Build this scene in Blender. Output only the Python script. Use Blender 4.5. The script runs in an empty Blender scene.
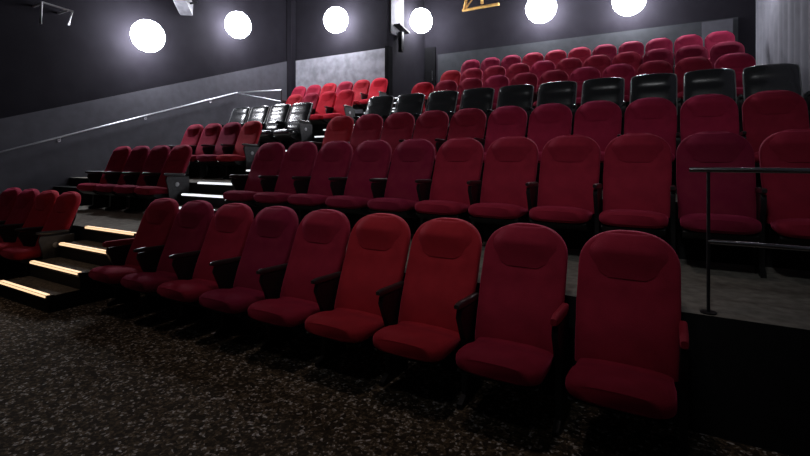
import bpy, bmesh, math, random
from mathutils import Vector
random.seed(7)
sc = bpy.context.scene
COL = sc.collection
PI = math.pi

# ------------------------------------------------------------------ materials
def mat(name, color, rough=.6, metal=0., spec=.5, coat=0., sheen=0., emit=None, estr=0.,
        noise=None, bump=0., bscale=200., color2=None):
    m = bpy.data.materials.new(name); m.use_nodes = True
    nt = m.node_tree; b = nt.nodes['Principled BSDF']
    b.inputs['Base Color'].default_value = (*color, 1)
    b.inputs['Roughness'].default_value = rough
    b.inputs['Metallic'].default_value = metal
    b.inputs['Specular IOR Level'].default_value = spec
    b.inputs['Coat Weight'].default_value = coat
    if sheen:
        b.inputs['Sheen Weight'].default_value = sheen
        b.inputs['Sheen Roughness'].default_value = .45
        b.inputs['Sheen Tint'].default_value = (min(1, color[0]*3+.3), color[1]*4+.05, color[2]*4+.1, 1)
    if emit:
        b.inputs['Emission Color'].default_value = (*emit, 1)
        b.inputs['Emission Strength'].default_value = estr
    tc = nt.nodes.new('ShaderNodeTexCoord')
    if noise:
        n = nt.nodes.new('ShaderNodeTexNoise'); n.inputs['Scale'].default_value = noise
        n.inputs['Detail'].default_value = 5
        nt.links.new(tc.outputs['Object'], n.inputs['Vector'])
        r = nt.nodes.new('ShaderNodeValToRGB')
        c2 = color2 or tuple(c*.6 for c in color)
        r.color_ramp.elements[0].position = .35; r.color_ramp.elements[0].color = (*c2, 1)
        r.color_ramp.elements[1].position = .65; r.color_ramp.elements[1].color = (*color, 1)
        nt.links.new(n.outputs['Fac'], r.inputs['Fac'])
        nt.links.new(r.outputs['Color'], b.inputs['Base Color'])
    if bump:
        n2 = nt.nodes.new('ShaderNodeTexNoise'); n2.inputs['Scale'].default_value = bscale
        nt.links.new(tc.outputs['Object'], n2.inputs['Vector'])
        bp = nt.nodes.new('ShaderNodeBump'); bp.inputs['Strength'].default_value = bump
        bp.inputs['Distance'].default_value = .005
        nt.links.new(n2.outputs['Fac'], bp.inputs['Height'])
        nt.links.new(bp.outputs['Normal'], b.inputs['Normal'])
    return m

def carpet_mat():
    m = bpy.data.materials.new('speckled carpet'); m.use_nodes = True
    nt = m.node_tree; b = nt.nodes['Principled BSDF']; b.inputs['Roughness'].default_value = .95
    b.inputs['Specular IOR Level'].default_value = .15
    g = nt.nodes.new('ShaderNodeNewGeometry')
    v = nt.nodes.new('ShaderNodeTexVoronoi'); v.inputs['Scale'].default_value = 46
    nt.links.new(g.outputs['Position'], v.inputs['Vector'])
    n = nt.nodes.new('ShaderNodeTexNoise'); n.inputs['Scale'].default_value = 60; n.inputs['Detail'].default_value = 3
    nt.links.new(g.outputs['Position'], n.inputs['Vector'])
    r = nt.nodes.new('ShaderNodeValToRGB')
    for e, (p, c) in zip(list(r.color_ramp.elements) + [r.color_ramp.elements.new(.5), r.color_ramp.elements.new(.6)], [
        (.0, (.012, .011, .009)), (1., (.32, .225, .13)), (.46, (.050, .038, .025)), (.70, (.155, .112, .068))]):
        e.position = p; e.color = (*c, 1)
    sep = nt.nodes.new('ShaderNodeSeparateColor'); nt.links.new(v.outputs['Color'], sep.inputs['Color'])
    mx = nt.nodes.new('ShaderNodeMath'); mx.operation = 'MULTIPLY_ADD'
    nt.links.new(n.outputs['Fac'], mx.inputs[0]); mx.inputs[1].default_value = .9
    m2 = nt.nodes.new('ShaderNodeMath'); m2.operation = 'MULTIPLY_ADD'
    nt.links.new(sep.outputs['Red'], m2.inputs[0]); m2.inputs[1].default_value = .55; m2.inputs[2].default_value = -.22
    nt.links.new(m2.outputs[0], mx.inputs[2])
    nt.links.new(mx.outputs[0], r.inputs['Fac'])
    nt.links.new(r.outputs['Color'], b.inputs['Base Color'])
    bp = nt.nodes.new('ShaderNodeBump'); bp.inputs['Strength'].default_value = .8; bp.inputs['Distance'].default_value = .01
    nt.links.new(n.outputs['Fac'], bp.inputs['Height']); nt.links.new(bp.outputs['Normal'], b.inputs['Normal'])
    return m

FAB = {
 'maroon':  mat('maroon velvet', (.32, .018, .042), .85, sheen=.5, spec=.15, noise=9, color2=(.26, .014, .034), bump=.3),
 'crimson': mat('crimson velvet', (.43, .022, .034), .85, sheen=.5, spec=.15, noise=9, color2=(.36, .018, .028), bump=.3),
 'red':     mat('lit bright-red velvet', (.62, .016, .034), .85, sheen=.5, spec=.15, noise=9, color2=(.54, .013, .028), bump=.3),
 'plum':    mat('plum velvet', (.22, .016, .042), .85, sheen=.5, spec=.15, noise=9, color2=(.19, .008, .036), bump=.3),
 'rose':    mat('rose red velvet', (.42, .022, .066), .85, sheen=.5, spec=.15, noise=9, color2=(.35, .018, .056), bump=.3),
 'leather': mat('black leather', (.024, .026, .028), .26, spec=.8, coat=.5, bump=.25, bscale=60),
}
PLASTIC = mat('black plastic', (.012, .012, .013), .45, spec=.4, bump=.15, bscale=300)
ARMPAD = mat('black armrest pad', (.03, .028, .028), .28, spec=.6)
ARMRED = mat('red armrest pad', (.36, .010, .030), .75, sheen=.2)
DARKMETAL = mat('dark painted metal', (.03, .03, .032), .4, metal=.6)
CHROME = mat('chrome', (.75, .76, .78), .14, metal=1.)
RAILBLACK = mat('polished black rail', (.45, .45, .47), .16, metal=1.)
STEEL = mat('brushed steel rail', (.55, .56, .60), .32, metal=1.)
PIPING = mat('grey leather piping', (.32, .33, .34), .3, spec=.7)
ENDP = mat('grey end panel', (.06, .06, .065), .55, noise=20)
PLATE = mat('number disc', (.45, .46, .48), .4, metal=.3)
CARPET = carpet_mat()
PLATF = mat('worn grey platform carpet', (.25, .235, .205), .95, spec=.1, noise=14, color2=(.16, .15, .13), bump=.4, bscale=90)
RISER = mat('black riser', (.008, .008, .009), .8, noise=12)
WALLBLACK = mat('black fabric wall', (.0135, .0125, .0165), .95, spec=.08, noise=3, color2=(.011, .010, .0135), bump=.2, bscale=120)
DADO = mat('grey carpeted wall panel', (.080, .080, .094), .9, spec=.12, noise=5, color2=(.068, .068, .080), bump=.2, bscale=150)
BLACKPOST = mat('matte black post', (.004, .004, .005), .95, spec=.05, noise=6)
DADO2 = mat('dark grey panel', (.036, .038, .043), .9, spec=.1, noise=5, color2=(.030, .032, .036))
GLARE = mat('painted lamp glare', (.30, .30, .33), .8, noise=4)  # pale colour carries the glare of the nearby lamp
CURTAIN = mat('grey curtain', (.13, .13, .15), .9, spec=.1, noise=4, color2=(.11, .11, .127))
CEIL = mat('black ceiling', (.012, .012, .014), .9, noise=4)
TREAD = mat('step tread carpet', (.20, .165, .125), .95, noise=45, color2=(.06, .05, .04))
GLOBE = mat('glowing opal lamp', (.9, .9, .9), .4, emit=(.92, .93, 1.), estr=62)
WARM = mat('warm led strip', (.9, .8, .7), .5, emit=(1., .66, .38), estr=1.25)
COOL = mat('cool led strip', (.9, .9, .9), .5, emit=(.9, .94, 1.), estr=1.3)
YELLOW = mat('yellow painted pipe', (.95, .55, .16), .45, noise=12)
LIGHTMETAL = mat('pale painted metal', (.5, .5, .52), .4, metal=.3)
DOORM = mat('black door leaf', (.005, .005, .006), .9, spec=.1, noise=5)

# ------------------------------------------------------------------ mesh helpers
def finish(bm, name, m, parent=None, smooth=True, bevel=0., loc=None):
    bmesh.ops.recalc_face_normals(bm, faces=bm.faces)
    if bevel:
        bmesh.ops.bevel(bm, geom=list(bm.edges), offset=bevel, segments=2, affect='EDGES', profile=.6)
    me = bpy.data.meshes.new(name); bm.to_mesh(me); bm.free()
    me.materials.append(m)
    if smooth:
        me.polygons.foreach_set('use_smooth', [True]*len(me.polygons))
        me.set_sharp_from_angle(angle=math.radians(50))
    o = bpy.data.objects.new(name, me); COL.objects.link(o)
    if parent: o.parent = parent
    if loc: o.location = loc
    return o

def box(bm, x0, x1, y0, y1, z0, z1):
    vs = [bm.verts.new(p) for p in ((x0,y0,z0),(x1,y0,z0),(x1,y1,z0),(x0,y1,z0),(x0,y0,z1),(x1,y0,z1),(x1,y1,z1),(x0,y1,z1))]
    for f in ((0,3,2,1),(4,5,6,7),(0,1,5,4),(1,2,6,5),(2,3,7,6),(3,0,4,7)):
        bm.faces.new([vs[i] for i in f])
    return vs

def prism(bm, pts, axis, a, b):
    """pts 2-D outline extruded along axis from a to b"""
    def P(p, t):
        return {'x': (t, p[0], p[1]), 'y': (p[0], t, p[1]), 'z': (p[0], p[1], t)}[axis]
    A = [bm.verts.new(P(p, a)) for p in pts]; B = [bm.verts.new(P(p, b)) for p in pts]
    n = len(pts)
    bm.faces.new(A); bm.faces.new(B[::-1])
    for i in range(n): bm.faces.new([A[i], A[(i+1) % n], B[(i+1) % n], B[i]])

def loft(bm, rings):
    R = [[bm.verts.new(p) for p in r] for r in rings]
    n = len(R[0])
    for a, b in zip(R, R[1:]):
        for i in range(n): bm.faces.new([a[i], a[(i+1) % n], b[(i+1) % n], b[i]])
    bm.faces.new(R[0]); bm.faces.new(R[-1][::-1])

def tube(bm, pts, r, seg=10):
    pts = [Vector(p) for p in pts]; rings = []
    for i, p in enumerate(pts):
        d = (pts[min(i+1, len(pts)-1)] - pts[max(i-1, 0)]).normalized()
        u = d.cross(Vector((0, 0, 1)) if abs(d.z) < .9 else Vector((1, 0, 0))).normalized(); v = d.cross(u)
        rings.append([p + r*(math.cos(2*PI*k/seg)*u + math.sin(2*PI*k/seg)*v) for k in range(seg)])
    loft(bm, rings)

def lathe(bm, prof, axis_o, axis_d, seg=32):
    d = Vector(axis_d).normalized(); o = Vector(axis_o)
    u = d.cross(Vector((0, 0, 1)) if abs(d.z) < .9 else Vector((1, 0, 0))).normalized(); v = d.cross(u)
    loft(bm, [[o + h*d + r*(math.cos(2*PI*k/seg)*u + math.sin(2*PI*k/seg)*v) for k in range(seg)] for r, h in prof])

def sup(c, e): return math.copysign(abs(c)**e, c)

def tag(o, label=None, cat=None, group=None, kind=None):
    if label: o['label'] = label
    if cat: o['category'] = cat
    if group: o['group'] = group
    if kind: o['kind'] = kind
    return o

def structure(o, label=None):
    o['kind'] = 'structure'
    if label: o['label'] = label
    return o

# ------------------------------------------------------------------ seat parts (origin on floor under the back's top edge; faces -Y)
def lean(z): return .015 - .275*max(0, (1.06-z))/.66     # centre line of the reclined back

def backrest_bm(hw=.264, square=False):
    bm = bmesh.new(); rings = []; N = 44; NV = 34
    v0 = .90 if square else .72
    for i in range(NV+1):
        t = i/NV; v = .997*(1-(1-t)**1.6) if not square else .998*(1-(1-t)**1.8)
        z = .375 + .705*v
        w = hw*(.95 + .05*min(1, v/.45)); th = .10
        if v > v0:
            k = max(0, 1-((v-v0)/(1-v0))**2.2)
            w *= k**(.43 if not square else .30); th *= .35 + .65*k**.5
        if v < .06: th *= .7+.3*(v/.06)
        yc = lean(z)
        ring = []
        for j in range(N):
            a = 2*PI*j/N; x = w*sup(math.cos(a), .45); y = th/2*sup(math.sin(a), .55)
            u = abs(x)/hw
            if y < 0:
                m = max(0, 1-u**4)
                y -= m*(.022*math.exp(-((v-.22)/.16)**2) - .012*math.exp(-((v-.50)/.12)**2))
                if square:
                    for c in (.24, .56, .86): y -= m*.034*max(0, math.cos((v-c)/.16*PI/2))**.5 if abs(v-c) < .16 else 0
                else:
                    y -= m*.020*math.exp(-((v-.93)/.06)**2) - max(0, 1-(u/.74)**4)*.012*math.exp(-((v-.66)/.05)**2)
            ring.append((x, yc+y, z))
        rings.append(ring)
    loft(bm, rings)
    return bm

def headrest_bm():
    bm = bmesh.new(); rings = []; N = 30; NV = 16
    for i in range(NV+1):
        t = i/NV; z = .825 + .24*t
        w = .205*(math.sin(PI*min(.999, max(.001, .04+.90*t))))**.30*(.86+.14*min(1, t/.5))
        d = (.062*(t/.62)**1.1 if t < .62 else .062*(1-((t-.62)/.38)**2.2*.8)) - .002
        yc = lean(z) - .047
        ring = []
        for j in range(N):
            if j < 20: x = -w+2*w*j/19; y = -d*(1-(x/w)**4)**1.3 + .004*(x/w)**4
            else: x = w-2*w*(j-19)/11; y = .02
            ring.append((x, yc+y, z))
        rings.append(ring)
    loft(bm, rings)
    return bm

def back_shell_bm(hw=.25, z1=.92):
    bm = bmesh.new(); rings = []; N = 24
    for i in range(11):
        t = i/10; z = .30 + (z1-.30)*t; w = hw*(1 if t < .7 else math.sqrt(max(.05, 1-((t-.7)/.3)**2)))*(.92+.08*t)
        yc = lean(z)+.052
        rings.append([(w*sup(math.cos(2*PI*j/N), .4), yc+.018*sup(math.sin(2*PI*j/N), .6), z) for j in range(N)])
    loft(bm, rings); return bm

def cushion_bm(hw=.243, puff=0.):
    bm = bmesh.new(); rings = []; N = 32; NV = 20
    for i in range(NV+1):
        t = i/NV; y = -.24 - .42*t
        top = .438 - .03*math.exp(-((t-.25)/.25)**2) + .012*t + puff; bot = .315+.02*(1-t)
        f = 1.
        if t > .72: f = math.sqrt(max(.02, 1-((t-.72)/.285)**2))
        w = hw*(.93+.07*min(1, t/.5))*(1 if t < .8 else (1-((t-.8)/.2)**2.2*.22))
        zc = (top+bot)/2 - .004; h = (top-bot)/2*(.35+.65*f)
        ring = []
        for j in range(N):
            a = 2*PI*j/N; x = w*sup(math.cos(a), .5); z = h*sup(math.sin(a), .62)
            if z > 0: z += .010*(1-(x/hw)**2)
            ring.append((x, y, zc+z))
        rings.append(ring)
    loft(bm, rings); return bm

def seat_pan_bm(hw=.225):
    bm = bmesh.new()
    prism(bm, [(-.22,.24),(-.22,.34),(-.60,.332),(-.615,.315),(-.54,.27),(-.38,.235)], 'x', -hw, hw)
    return bm

def stanchion_bm(x, h=.60):
    bm = bmesh.new()
    prism(bm, [(-.12,0),(-.12,.30),(-.155,h-.1),(-.16,h-.005),(-.44,h-.005),(-.455,h-.05),(-.40,h-.17),(-.36,.35),(-.37,.06),(-.44,.03),(-.44,0)], 'x', x-.017, x+.017)
    return bm

def armrest_bm(x, h=.60, w=.027, fat=.0):
    bm = bmesh.new(); rings = []; N = 16
    for i in range(13):
        t = i/12; y = -.15-.335*t; f = 1 if t < .8 else math.sqrt(max(.06, 1-((t-.8)/.205)**2))
        if t < .08: f = .6+.4*t/.08
        zc = h+.012+fat/2 + .012*t
        rings.append([(x+w*(.72+.28*f)*sup(math.cos(2*PI*j/N), .6), y, zc+(.022+fat/2)*(.4+.6*f)*sup(math.sin(2*PI*j/N), .6)) for j in range(N)])
    loft(bm, rings); return bm

def end_panel_bm(x):
    bm = bmesh.new()
    prism(bm, [(-.10,.03),(-.10,.58),(-.46,.58),(-.47,.53),(-.43,.38),(-.41,.03)], 'x', x, x+.022)
    return bm

CACHE = {}
def cached(key, maker, name, m, parent):
    """first use makes the mesh, later uses share it"""
    if key in CACHE:
        o = CACHE[key].copy(); COL.objects.link(o); o.parent = parent
        return o
    o = finish(maker(), name, m, parent); CACHE[key] = o
    return o

AX = .272
def make_seat(kind, x, y, z, label, group, first=False, end=False, red_arm=False, left_red=False, rot=0.):
    leather = kind == 'leather'
    t = bpy.data.objects.new('recliner_seat' if leather else 'cinema_seat', None); COL.objects.link(t)
    t.location = (x, y, z); t.rotation_euler = (0, 0, rot); t.empty_display_size = .2
    tag(t, label, 'seat', group)
    ax = .315 if leather else AX
    M = FAB[kind]
    if leather:
        cached('lb', lambda: backrest_bm(.286, True), 'backrest', M, t)
        cached('lc', lambda: cushion_bm(.275, .02), 'cushion', M, t)
        def pip():
            b = bmesh.new(); pts = []
            for s in range(41):
                u = s/40
                if u < .4: zz = .45+.53*u/.4; xx = -.289
                elif u > .6: zz = .45+.53*(1-u)/.4; xx = .289
                else:
                    a = PI*(1-(u-.4)/.2); xx = .289*sup(math.cos(a), .35); zz = .98+.085*sup(math.sin(a), .5)
                pts.append((xx, lean(zz)-.032, zz))
            tube(b, pts, .007, 8); return b
        cached('lp', pip, 'piping', PIPING, t)
        cached('ls', lambda: back_shell_bm(.265, .98), 'back_shell', PLASTIC, t)
        cached('lsp', lambda: seat_pan_bm(.25), 'seat_pan', PLASTIC, t)
    else:
        cached('b'+kind, backrest_bm, 'backrest', M, t)
        cached('h'+kind, headrest_bm, 'headrest', M, t)
        cached('c'+kind, cushion_bm, 'cushion', M, t)
        cached('s', back_shell_bm, 'back_shell', PLASTIC, t)
        cached('sp', seat_pan_bm, 'seat_pan', PLASTIC, t)
    aw = .021 if leather else .020
    am = M if leather else PLASTIC
    def arm(sx, red):
        cached(('st', sx, leather), lambda: stanchion_bm(sx*ax), 'stanchion', PLASTIC, t)
        mm = M if leather else (ARMRED if red else ARMPAD)
        a = cached(('a', sx, leather, red), lambda: armrest_bm(sx*ax, .60, aw, .02 if red or leather else 0), 'armrest', mm, t)
        if red: a['label'] = 'red padded armrest'
    arm(1, red_arm)
    if first: arm(-1, left_red)
    if end:
        p = cached(('ep', leather), lambda: end_panel_bm(ax+.018), 'end_panel', ENDP, t)
        def plate():
            b = bmesh.new(); lathe(b, [(.033, 0), (.033, .005), (.026, .008)], (ax+.039, -.30, .47), (1, 0, 0), 20); return b
        cached(('pl', leather), plate, 'number_plate', PLATE, p)
    return t

# ------------------------------------------------------------------ layout
ROWY = [0, 1.578, 3.057, 4.542, 6.014, 7.367, 8.698]
FLZ = [0, .650, 1.133, 1.645, 2.112, 2.594, 3.102]
TOPH = [1.084, 1.064, 1.070, 1.070, 1.070, 1.070, 1.070]
XL, XR, YB, YLB, YF, ZC = -5.6, 6.4, 10.0, 7.75, -7.0, 7.0
XA0, XA1 = -1.62, -.50            # aisle steps
XV = -2.06                        # end of left back wall
ORD = ['front', 'second', 'third', 'fourth', 'fifth', 'sixth', 'back']
CNT = ['first', 'second', 'third', 'fourth', 'fifth', 'sixth', 'seventh', 'eighth', 'ninth', 'tenth', 'eleventh']
WORD = {'maroon': 'dark maroon velvet', 'crimson': 'crimson velvet', 'red': 'lit bright-red velvet', 'plum': 'dull plum velvet', 'rose': 'rose red velvet', 'leather': 'glossy black leather'}
row_x = {
 0: [.04, .597, 1.152, 1.707, 2.262, 2.817, 3.372, 3.93, 4.525],
 1: [.0+.56*i for i in range(11)], 2: [.047+.56*i for i in range(11)],
 3: [-.136+.664*i for i in range(10)], 4: [.005+.56*i for i in range(11)],
 5: [.065+.555*i for i in range(11)], 6: [.05+.555*i for i in range(11)]}
row_kind = {
 0: ['maroon', 'plum', 'maroon', 'plum', 'maroon', 'crimson', 'crimson', 'maroon', 'maroon'],  # crimson pair paints in the centre light, plum the dimmer seats
 1: ['plum', 'plum', 'plum', 'plum', 'plum', 'maroon', 'maroon', 'maroon', 'maroon', 'plum', 'maroon'],
 2: ['crimson', 'maroon', 'maroon', 'maroon', 'maroon', 'rose', 'rose', 'rose', 'rose', 'rose', 'maroon'],
 3: ['leather']*10,
 4: ['red', 'maroon', 'maroon', 'rose', 'maroon', 'maroon', 'rose', 'rose', 'maroon', 'maroon', 'rose'],
 5: ['crimson', 'maroon', 'maroon', 'maroon', 'rose', 'maroon', 'maroon', 'maroon', 'plum', 'plum', 'plum'],
 6: ['plum', 'plum', 'plum', 'maroon', 'maroon', 'maroon', 'plum', 'plum', 'plum', 'plum', 'plum']}
left_x = {0: [-1.97-.557*i for i in range(4)], 1: [-1.98-.557*i for i in range(4)], 2: [-2.04-.557*i for i in range(4)],
          3: [-2.17-.632*i for i in range(4)], 4: [-2.10-.555*i for i in range(4)], 5: [-2.02-.57*i for i in range(6)]}
left_kind = {0: ['crimson', 'crimson', 'maroon', 'maroon'], 1: ['maroon', 'plum', 'plum', 'maroon'], 2: ['crimson', 'plum', 'maroon', 'maroon'],
             3: ['leather']*4, 4: ['red', 'red', 'maroon', 'crimson'], 5: ['red', 'crimson', 'maroon', 'crimson', 'maroon', 'maroon']}  # rear left rows: lamp brightness painted into the redder velvet
for side, xs, kinds in (('right', row_x, row_kind), ('left', left_x, left_kind)):
    for r in xs:
        n = len(xs[r])
        for i, (x, kd) in enumerate(zip(xs[r], kinds[r])):
            if r == 3:
                label = '%s recliner with grey piping, %s from the steps, %s block' % (WORD[kd], CNT[i], side)
            else:
                label = '%s seat in the %s row %s of the steps, %s from the aisle' % (WORD[kd], ORD[r] if r < 6 else 'rearmost', side, CNT[i])
            zz = FLZ[r]
            if side == 'right':
                first = i == 0; end = False; redarm = (r == 0 and i >= 7); lred = r == 0
            else:
                first = i == n-1; end = i == 0; redarm = False; lred = False
            t = make_seat(kd, x, ROWY[r], zz, label, '%s row seats %s of the stepped aisle' % (ORD[r], side), first, end, redarm, lred,
                          rot=0)

# ------------------------------------------------------------------ setting
def plat(k, x0, x1, y1):
    bm = bmesh.new(); box(bm, x0, x1, ROWY[k-1], y1, 0, FLZ[k]); return bm
def two_mat(o, m2, test):
    o.data.materials.append(m2)
    for p in o.data.polygons:
        if test(p): p.material_index = 1
for k in range(1, 7):
    y1 = ROWY[k] if k < 6 else YB
    x0 = XL
    if k == 6: x0 = XV
    o = finish(plat(k, x0, XR, y1), 'floor.%03d' % k, PLATF, smooth=False)
    two_mat(o, RISER, lambda p: abs(p.normal.z) < .5)
    structure(o, 'stepped carpet platform carrying the %s row' % ORD[k])
bm = bmesh.new(); box(bm, XL, XV, ROWY[5], YLB, 0, FLZ[5])
structure(finish(bm, 'floor.008', PLATF, smooth=False))
bm = bmesh.new(); box(bm, XL-.3, XR+.3, YF, YB, -.2, 0)
structure(finish(bm, 'floor', CARPET, smooth=False), 'speckled brown and grey carpet')

# aisle steps with lit nosings
STEPS = [(-.85, .1625), (-.57, .325), (-.28, .4875)]
edges = [(-.85, .1625, 0), (-.57, .325, 0), (-.28, .4875, 0), (0, .65, 0)]
step_boxes = [(-.85, 0, 0, .1625), (-.57, 0, .1625, .325), (-.28, 0, .325, .4875)]
for k in range(2, 7):
    e = ROWY[k-1]; z0 = FLZ[k-1]; dz = (FLZ[k]-z0)/3
    step_boxes += [(e-.54, e, z0, z0+dz), (e-.27, e, z0+dz, z0+2*dz)]
    edges += [(e-.54, z0+dz, k-1), (e-.27, z0+2*dz, k-1), (e, z0+3*dz, k-1)]
for i, (y0, y1, z0, z1) in enumerate(step_boxes):
    bm = bmesh.new(); box(bm, XA0, XA1, y0, y1, z0, z1)
    o = finish(bm, 'floor.%03d' % (20+i), TREAD, smooth=False); structure(o)
    two_mat(o, RISER, lambda p: abs(p.normal.z) < .5)
ordn = ['first', 'second', 'third', 'fourth', 'fifth', 'sixth', 'seventh', 'eighth', 'ninth', 'tenth', 'eleventh', 'twelfth', 'thirteenth', 'fourteenth', 'fifteenth', 'sixteenth', 'seventeenth', 'eighteenth', 'nineteenth']
def nosing(warm):
    bm = bmesh.new(); box(bm, XA0, XA1, -.012, .05, 0, .008); box(bm, XA0, XA1, -.012, -.002, -.035, 0)
    b = bmesh.new(); box(b, XA0+.03, XA1-.03, -.006, .026, .008, .013); box(b, XA0+.03, XA1-.03, -.016, -.012, -.014, .006)
    return bm, b
for i, (y, z, k) in enumerate(edges):
    t = bpy.data.objects.new('step_light', None); COL.objects.link(t); t.location = (0, y, z); t.empty_display_size = .1
    warm = i < 4
    tag(t, '%s glowing nosing strip on the %s step up from the front floor' % ('warm orange' if warm else 'cold white', ordn[i]), 'step light', 'lit step edges of the aisle')
    a, b = nosing(warm)
    finish(a, 'nosing', DARKMETAL, t, smooth=False); finish(b, 'light_strip', WARM if warm else COOL, t, smooth=False)
# side aisle steps by the left wall (dark, unlit)
for k in range(1, 6):
    e = ROWY[k-1]; z0 = FLZ[k-1]; dz = (FLZ[k]-z0)/3
    for j in (1, 2):
        bm = bmesh.new(); box(bm, XL, XL+1.05, e-.81+.27*j, e, z0+(j-1)*dz, z0+j*dz)
        structure(finish(bm, 'floor.%03d' % (50+k*3+j), RISER, smooth=False))

# walls
def wall(name, x0, x1, y0, y1, z0, z1, m, label=None):
    bm = bmesh.new(); box(bm, x0, x1, y0, y1, z0, z1)
    return structure(finish(bm, name, m, smooth=False), label)
wall('wall_left', XL-.2, XL, YF, YLB, 0, ZC, WALLBLACK, 'black side wall on the left')
wall('wall_back_left', XL-.2, XV, YLB, YLB+.15, 0, ZC, WALLBLACK, 'black back wall behind the left block')
wall('wall_return', XV-.12, XV, YLB+.15, YB, 0, ZC, WALLBLACK, 'black return wall beside the exit passage')
wall('wall_back', XV-.12, XR+.2, YB, YB+.2, 0, ZC, WALLBLACK, 'black back wall behind the right block')
wall('wall_front', XL-.2, XR+.2, YF-.2, YF, 0, ZC, WALLBLACK)
wall('ceiling', XL-.2, XR+.2, YF-.2, YB+.2, ZC, ZC+.2, CEIL)
# pleated curtain wall on the right
bm = bmesh.new(); n = 260; A = []; B = []
for i in range(n+1):
    y = YF + (YB-YF)*i/n; x = XR - .03 - .022*math.sin(y*2*PI/.42) - .008*math.sin(y*2*PI/.17+1)
    A.append(bm.verts.new((x, y, 0))); B.append(bm.verts.new((x, y, ZC)))
for i in range(n): bm.faces.new([A[i], A[i+1], B[i+1], B[i]])
C2 = [bm.verts.new((XR+.2, y, z)) for y, z in ((YF, 0), (YB, 0), (YB, ZC), (YF, ZC))]
bm.faces.new(C2)
structure(finish(bm, 'wall_right', CURTAIN), 'grey pleated wall hanging on the right')
# grey dados
bm = bmesh.new()
s = .328
pts = [(YF, 0), (YLB, 0), (YLB, 2.05+s*YLB), (-.4, 2.05-.4*s), (YF, 1.92)]
prism(bm, pts, 'x', XL, XL+.03)
structure(finish(bm, 'trim_1', DADO, smooth=False), 'grey panel band rising along the left wall')
wall('trim_2', XL+.03, XV, YLB-.03, YLB, FLZ[5], 4.55, mat('lit grey panel', (.27, .27, .31), .8, noise=4), 'lamp-brightened grey panel behind the left block')  # same grey band, base colour raised to carry the lamp's light
wall('trim_3', -1.58, XR-.35, YB-.04, YB, FLZ[6], 4.75, DADO2, 'grey panel band behind the rearmost row')
wall('trim_4', 5.35, 5.95, YB-.08, YB-.04, FLZ[6], 4.72, DADO)
wall('trim_5', XL+.03, XL+.22, YLB-.22, YLB-.03, FLZ[5], ZC, WALLBLACK, 'black corner column')
wall('trim_7', XV, XV+.05, YLB+.16, YLB+.85, 5.0, ZC, GLARE, 'pale strip standing in for lamp glare on the return wall')  # added box, stands in for lamp glare on the black return wall
wall('trim_6', XV-.02, XV+.10, YLB-.06, YLB+.15, FLZ[5]-.1, 4.6, BLACKPOST)
# exit door in the passage at the back
o = wall('door_1', XV+.04, -1.66, YB-.06, YB, FLZ[6], FLZ[6]+1.9, DOORM, 'black exit door at the top of the aisle')
bm = bmesh.new(); tube(bm, [(-1.74, YB-.10, FLZ[6]+.85), (-1.74, YB-.10, FLZ[6]+1.15)], .012)
finish(bm, 'door_handle', DARKMETAL, o)

# ------------------------------------------------------------------ wall lamps
def lamp(x, y, z, d, back, label, r=.345):
    t = bpy.data.objects.new('wall_lamp', None); COL.objects.link(t); t.location = (x, y, z); t.empty_display_size = .2
    tag(t, label, 'lamp', 'round white lamps high on the walls')
    bm = bmesh.new(); tube(bm, [(0, 0, 0), back], .035, 12); lathe(bm, [(.10, .0), (.10, .02)], back, d, 20)
    finish(bm, 'mount', LIGHTMETAL, t)
    bm = bmesh.new(); prof = [(max(.004, r*math.sin(a*PI/24)), -.86*r*math.cos(a*PI/24)) for a in range(0, 25)]  # most globes sized to their glare, bloom built into the shape
    lathe(bm, prof, (0, 0, 0), d, 40)
    finish(bm, 'globe', GLOBE, t)
DL = (.55, -.55, -.62)
lamp(XL+.42, 2.93, 4.19, (1, 0, 0), (-.42, 0, 0), 'glaring round lamp lowest on the left wall')
lamp(XL+.42, 5.35, 5.04, (1, 0, 0), (-.42, 0, 0), 'glaring round lamp on the left wall nearest the back corner', .345)
lamp(-3.49, YLB-.42, 5.43, (0, 1, 0), (0, .42, 0), 'glaring round lamp above the lamp-brightened grey panel', .36)
lamp(-1.70, 9.1, 5.60, (1, 0, 0), (-.36, 0, 0), 'glaring round lamp in front of the return wall', .36)
lamp(1.70, YB-.45, 5.55, (0, 1, 0), (0, .45, 0), 'glaring round lamp high over the middle of the rearmost row', .40)
lamp(3.83, YB-.45, 5.40, (0, 1, 0), (0, .45, 0), 'glaring round lamp cut by the top of the picture, right end', .38)
lamp(XR-.40, 7.6, 4.98, (1, 0, 0), (.36, 0, 0), 'round lamp high on the right pleated wall', .17)

# brackets, pipes and small fixtures near the ceiling
def fixture(name, paths, r, m, label, cat, extra=None):
    bm = bmesh.new()
    for p in paths: tube(bm, p, r, 8)
    o = finish(bm, name, m); tag(o, label, cat); return o
fixture('wall_bracket', [[(XL+.40, .95, 3.96), (XL+.40, .97, 4.36), (XL+.40, 1.47, 4.33), (XL+.40, 1.40, 4.05)], [(XL, 1.0, 4.36), (XL+.40, 1.0, 4.36)], [(XL, 1.4, 4.335), (XL+.40, 1.4, 4.335)]],
        .022, LIGHTMETAL, 'thin metal bracket high on the left wall, left of the lamps', 'bracket')
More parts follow.
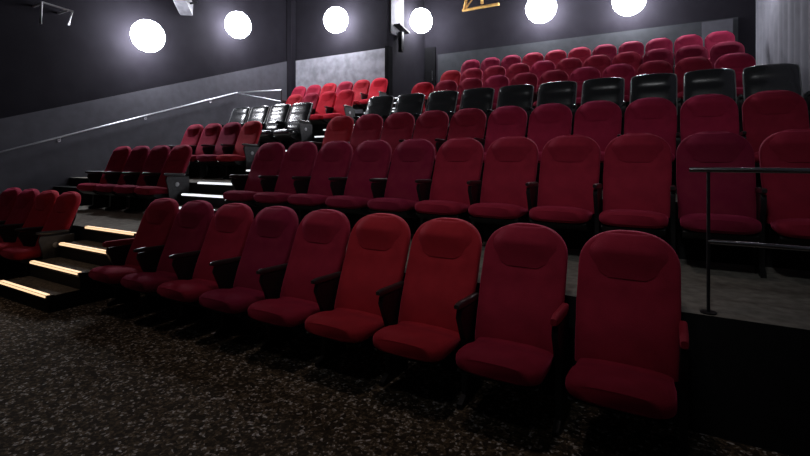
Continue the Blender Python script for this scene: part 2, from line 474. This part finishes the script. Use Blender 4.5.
# pale loudspeaker between the first two lamps
t = bpy.data.objects.new('wall_speaker', None); COL.objects.link(t); t.location = (XL+.25, 3.9, 5.22); t.rotation_euler = (.0, -.35, -.9)
tag(t, 'grey loudspeaker on the left wall between two lamps', 'speaker')
bm = bmesh.new(); prism(bm, [(-.28, -.14), (.28, -.14), (.22, .16), (-.22, .16)], 'y', -.14, .14); finish(bm, 'cabinet', mat('grey speaker cabinet', (.16, .16, .18), .5, noise=8), t, bevel=.012)
bm = bmesh.new(); box(bm, -.25, .25, -.155, -.14, -.12, .12); finish(bm, 'grille', LIGHTMETAL, t, bevel=.004)
bm = bmesh.new(); tube(bm, [(0, .14, 0), (0, .30, .05)], .025); finish(bm, 'mount', DARKMETAL, t)
# yellow pipe frame
fixture('pipe_frame', [[(-.55, YB-.5, 5.83), (.55, YB-.5, 5.84)], [(-.5, YB-.5, 5.83), (-.05, YB-.5, 6.3), (-.05, YB-.5, ZC)], [(.05, YB-.5, 5.93), (.05, YB-.5, ZC)], [(-.5, YB-.5, 5.84), (-.2, YB-.5, ZC)]],
        .042, YELLOW, 'yellow pipe frame hanging under the ceiling', 'frame')
# return wall fixtures
t = bpy.data.objects.new('wall_projector', None); COL.objects.link(t); t.location = (XV+.16, 8.5, 4.95)
tag(t, 'small dark wall device with slanted shelf beside the bright lamp', 'projector')
bm = bmesh.new(); prism(bm, [(-.45, .33), (.1, .20), (.1, .17), (-.45, .30)], 'x', -.12, .10); finish(bm, 'shelf', DARKMETAL, t, smooth=False)
bm = bmesh.new(); box(bm, -.07, .05, -.28, -.16, -.42, .15); finish(bm, 'body', DARKMETAL, t, bevel=.012)
bm = bmesh.new(); tube(bm, [(-.13, -.22, .0), (-.05, -.22, .0)], .03); finish(bm, 'mount', LIGHTMETAL, t)

# ------------------------------------------------------------------ rails
t = bpy.data.objects.new('handrail', None); COL.objects.link(t); t.location = (XL+.03, 0, 1.5)
tag(t, 'long thin steel handrail rising along the left wall', 'handrail')
pts = [(.07, y, .1-.03+.3296*(y-.465)+.05) for y in (-2.5, -1, .465, 2, 4, 5.6)]
bm = bmesh.new(); tube(bm, pts, .017, 12); finish(bm, 'rail', STEEL, t)
for y in (-2.0, -.3, 1.4, 3.1, 4.8):
    z = .12+.3296*(y-.465)
    bm = bmesh.new(); tube(bm, [(0, y, z-.07), (.05, y, z-.06), (.07, y, z-.01)], .008, 8); lathe(bm, [(.03, 0), (.03, .006)], (0, y, z-.07), (1, 0, 0), 16)
    finish(bm, 'bracket', STEEL, t)
zt = 3.31
t = bpy.data.objects.new('guard_rail', None); COL.objects.link(t); t.location = (-4.65, 5.6, FLZ[4])
tag(t, 'steel guard rail at the top end of the left wall handrail', 'railing')
bm = bmesh.new(); tube(bm, [(-.83, .03, zt-FLZ[4]), (.53, .25, zt-FLZ[4])], .020, 12); finish(bm, 'top_rail', STEEL, t)
bm = bmesh.new(); tube(bm, [(-.83, .03, zt-FLZ[4]-.02), (.53, .25, zt-FLZ[4]-.30)], .014, 12); finish(bm, 'lower_rail', STEEL, t)
bm = bmesh.new(); tube(bm, [(.53, .25, 0), (.53, .25, zt-FLZ[4])], .020, 12); finish(bm, 'post', DARKMETAL, t)

t = bpy.data.objects.new('guard_rail', None); COL.objects.link(t); t.location = (4.92, .05, .65)
tag(t, 'glossy two-bar guard rail on the platform edge past the last front seat', 'railing')
bm = bmesh.new(); tube(bm, [(-.09, 0, .79), (1.44, 0, .79)], .014, 14); finish(bm, 'top_rail', RAILBLACK, t)
bm = bmesh.new(); tube(bm, [(0, 0, .395), (1.44, 0, .395)], .012, 14); finish(bm, 'lower_rail', RAILBLACK, t)
for x in (0, 1.40):
    bm = bmesh.new(); tube(bm, [(x, 0, 0), (x, 0, .79)], .009, 12); lathe(bm, [(.04, 0), (.04, .008)], (x, 0, 0), (0, 0, 1), 20); finish(bm, 'post', PLASTIC, t)

# ------------------------------------------------------------------ added fill spots over the front (outside the frame, invented to light the seats)
def fill_spot(x, y, power, color, ang=150, size=.25, z=ZC):
    t = bpy.data.objects.new('fill_light', None); COL.objects.link(t); t.location = (x, y, z)
    tag(t, 'added unseen fill light over the front carpet, %s' % ('nearest the seats on the right' if 3 < x < 4 else 'on the left' if x < 1 else 'farthest from the seats'), 'lamp', 'added fill lights')
    bm = bmesh.new(); lathe(bm, [(.16, -.10), (.16, 0), (.12, -.0), (.12, -.09)], (0, 0, 0), (0, 0, 1), 24); finish(bm, 'fill_ring', DARKMETAL, t)
    l = bpy.data.lights.new('fill_spot', 'SPOT'); l.energy = power; l.color = color; l.spot_size = math.radians(ang); l.spot_blend = .8; l.shadow_soft_size = size
    o = bpy.data.objects.new('fill_spot', l); COL.objects.link(o); o.location = (x, y, z-.13); return o
def aim(o, p):
    o.rotation_euler = (Vector(p)-o.location).to_track_quat('-Z', 'Y').to_euler()
for x, y, pw, tgt, c, an in ((3.3, -1.2, 130, (2.9, .7, .8), (1, .84, .80), 56), (-1.0, -2.0, 70, (-.6, 0, .5), (1, .80, .70), 80),
                             (4.2, -4.8, 420, (2.9, 3.4, 2.2), (.95, .97, 1), 62)):
    o = fill_spot(x, y, pw, c, an, .4); aim(o, tgt)

# ------------------------------------------------------------------ camera, world, view
w = bpy.data.worlds.new('World'); sc.world = w; w.use_nodes = True
w.node_tree.nodes['Background'].inputs[0].default_value = (.02, .02, .025, 1)
w.node_tree.nodes['Background'].inputs[1].default_value = 1.
cam = bpy.data.cameras.new('Camera'); co = bpy.data.objects.new('Camera', cam); COL.objects.link(co)
co.location = (4.748, -2.995, 1.5); co.rotation_euler = (PI/2, 0, math.radians(30.076))
cam.sensor_width = 36; cam.lens = 36*461.69/810; cam.shift_y = -69.0/810; cam.clip_start = .05
sc.camera = co
sc.view_settings.view_transform = 'Standard'; sc.view_settings.look = 'None'
sc.view_settings.exposure = 0; sc.view_settings.gamma = 1; sc.view_settings.use_curve_mapping = False
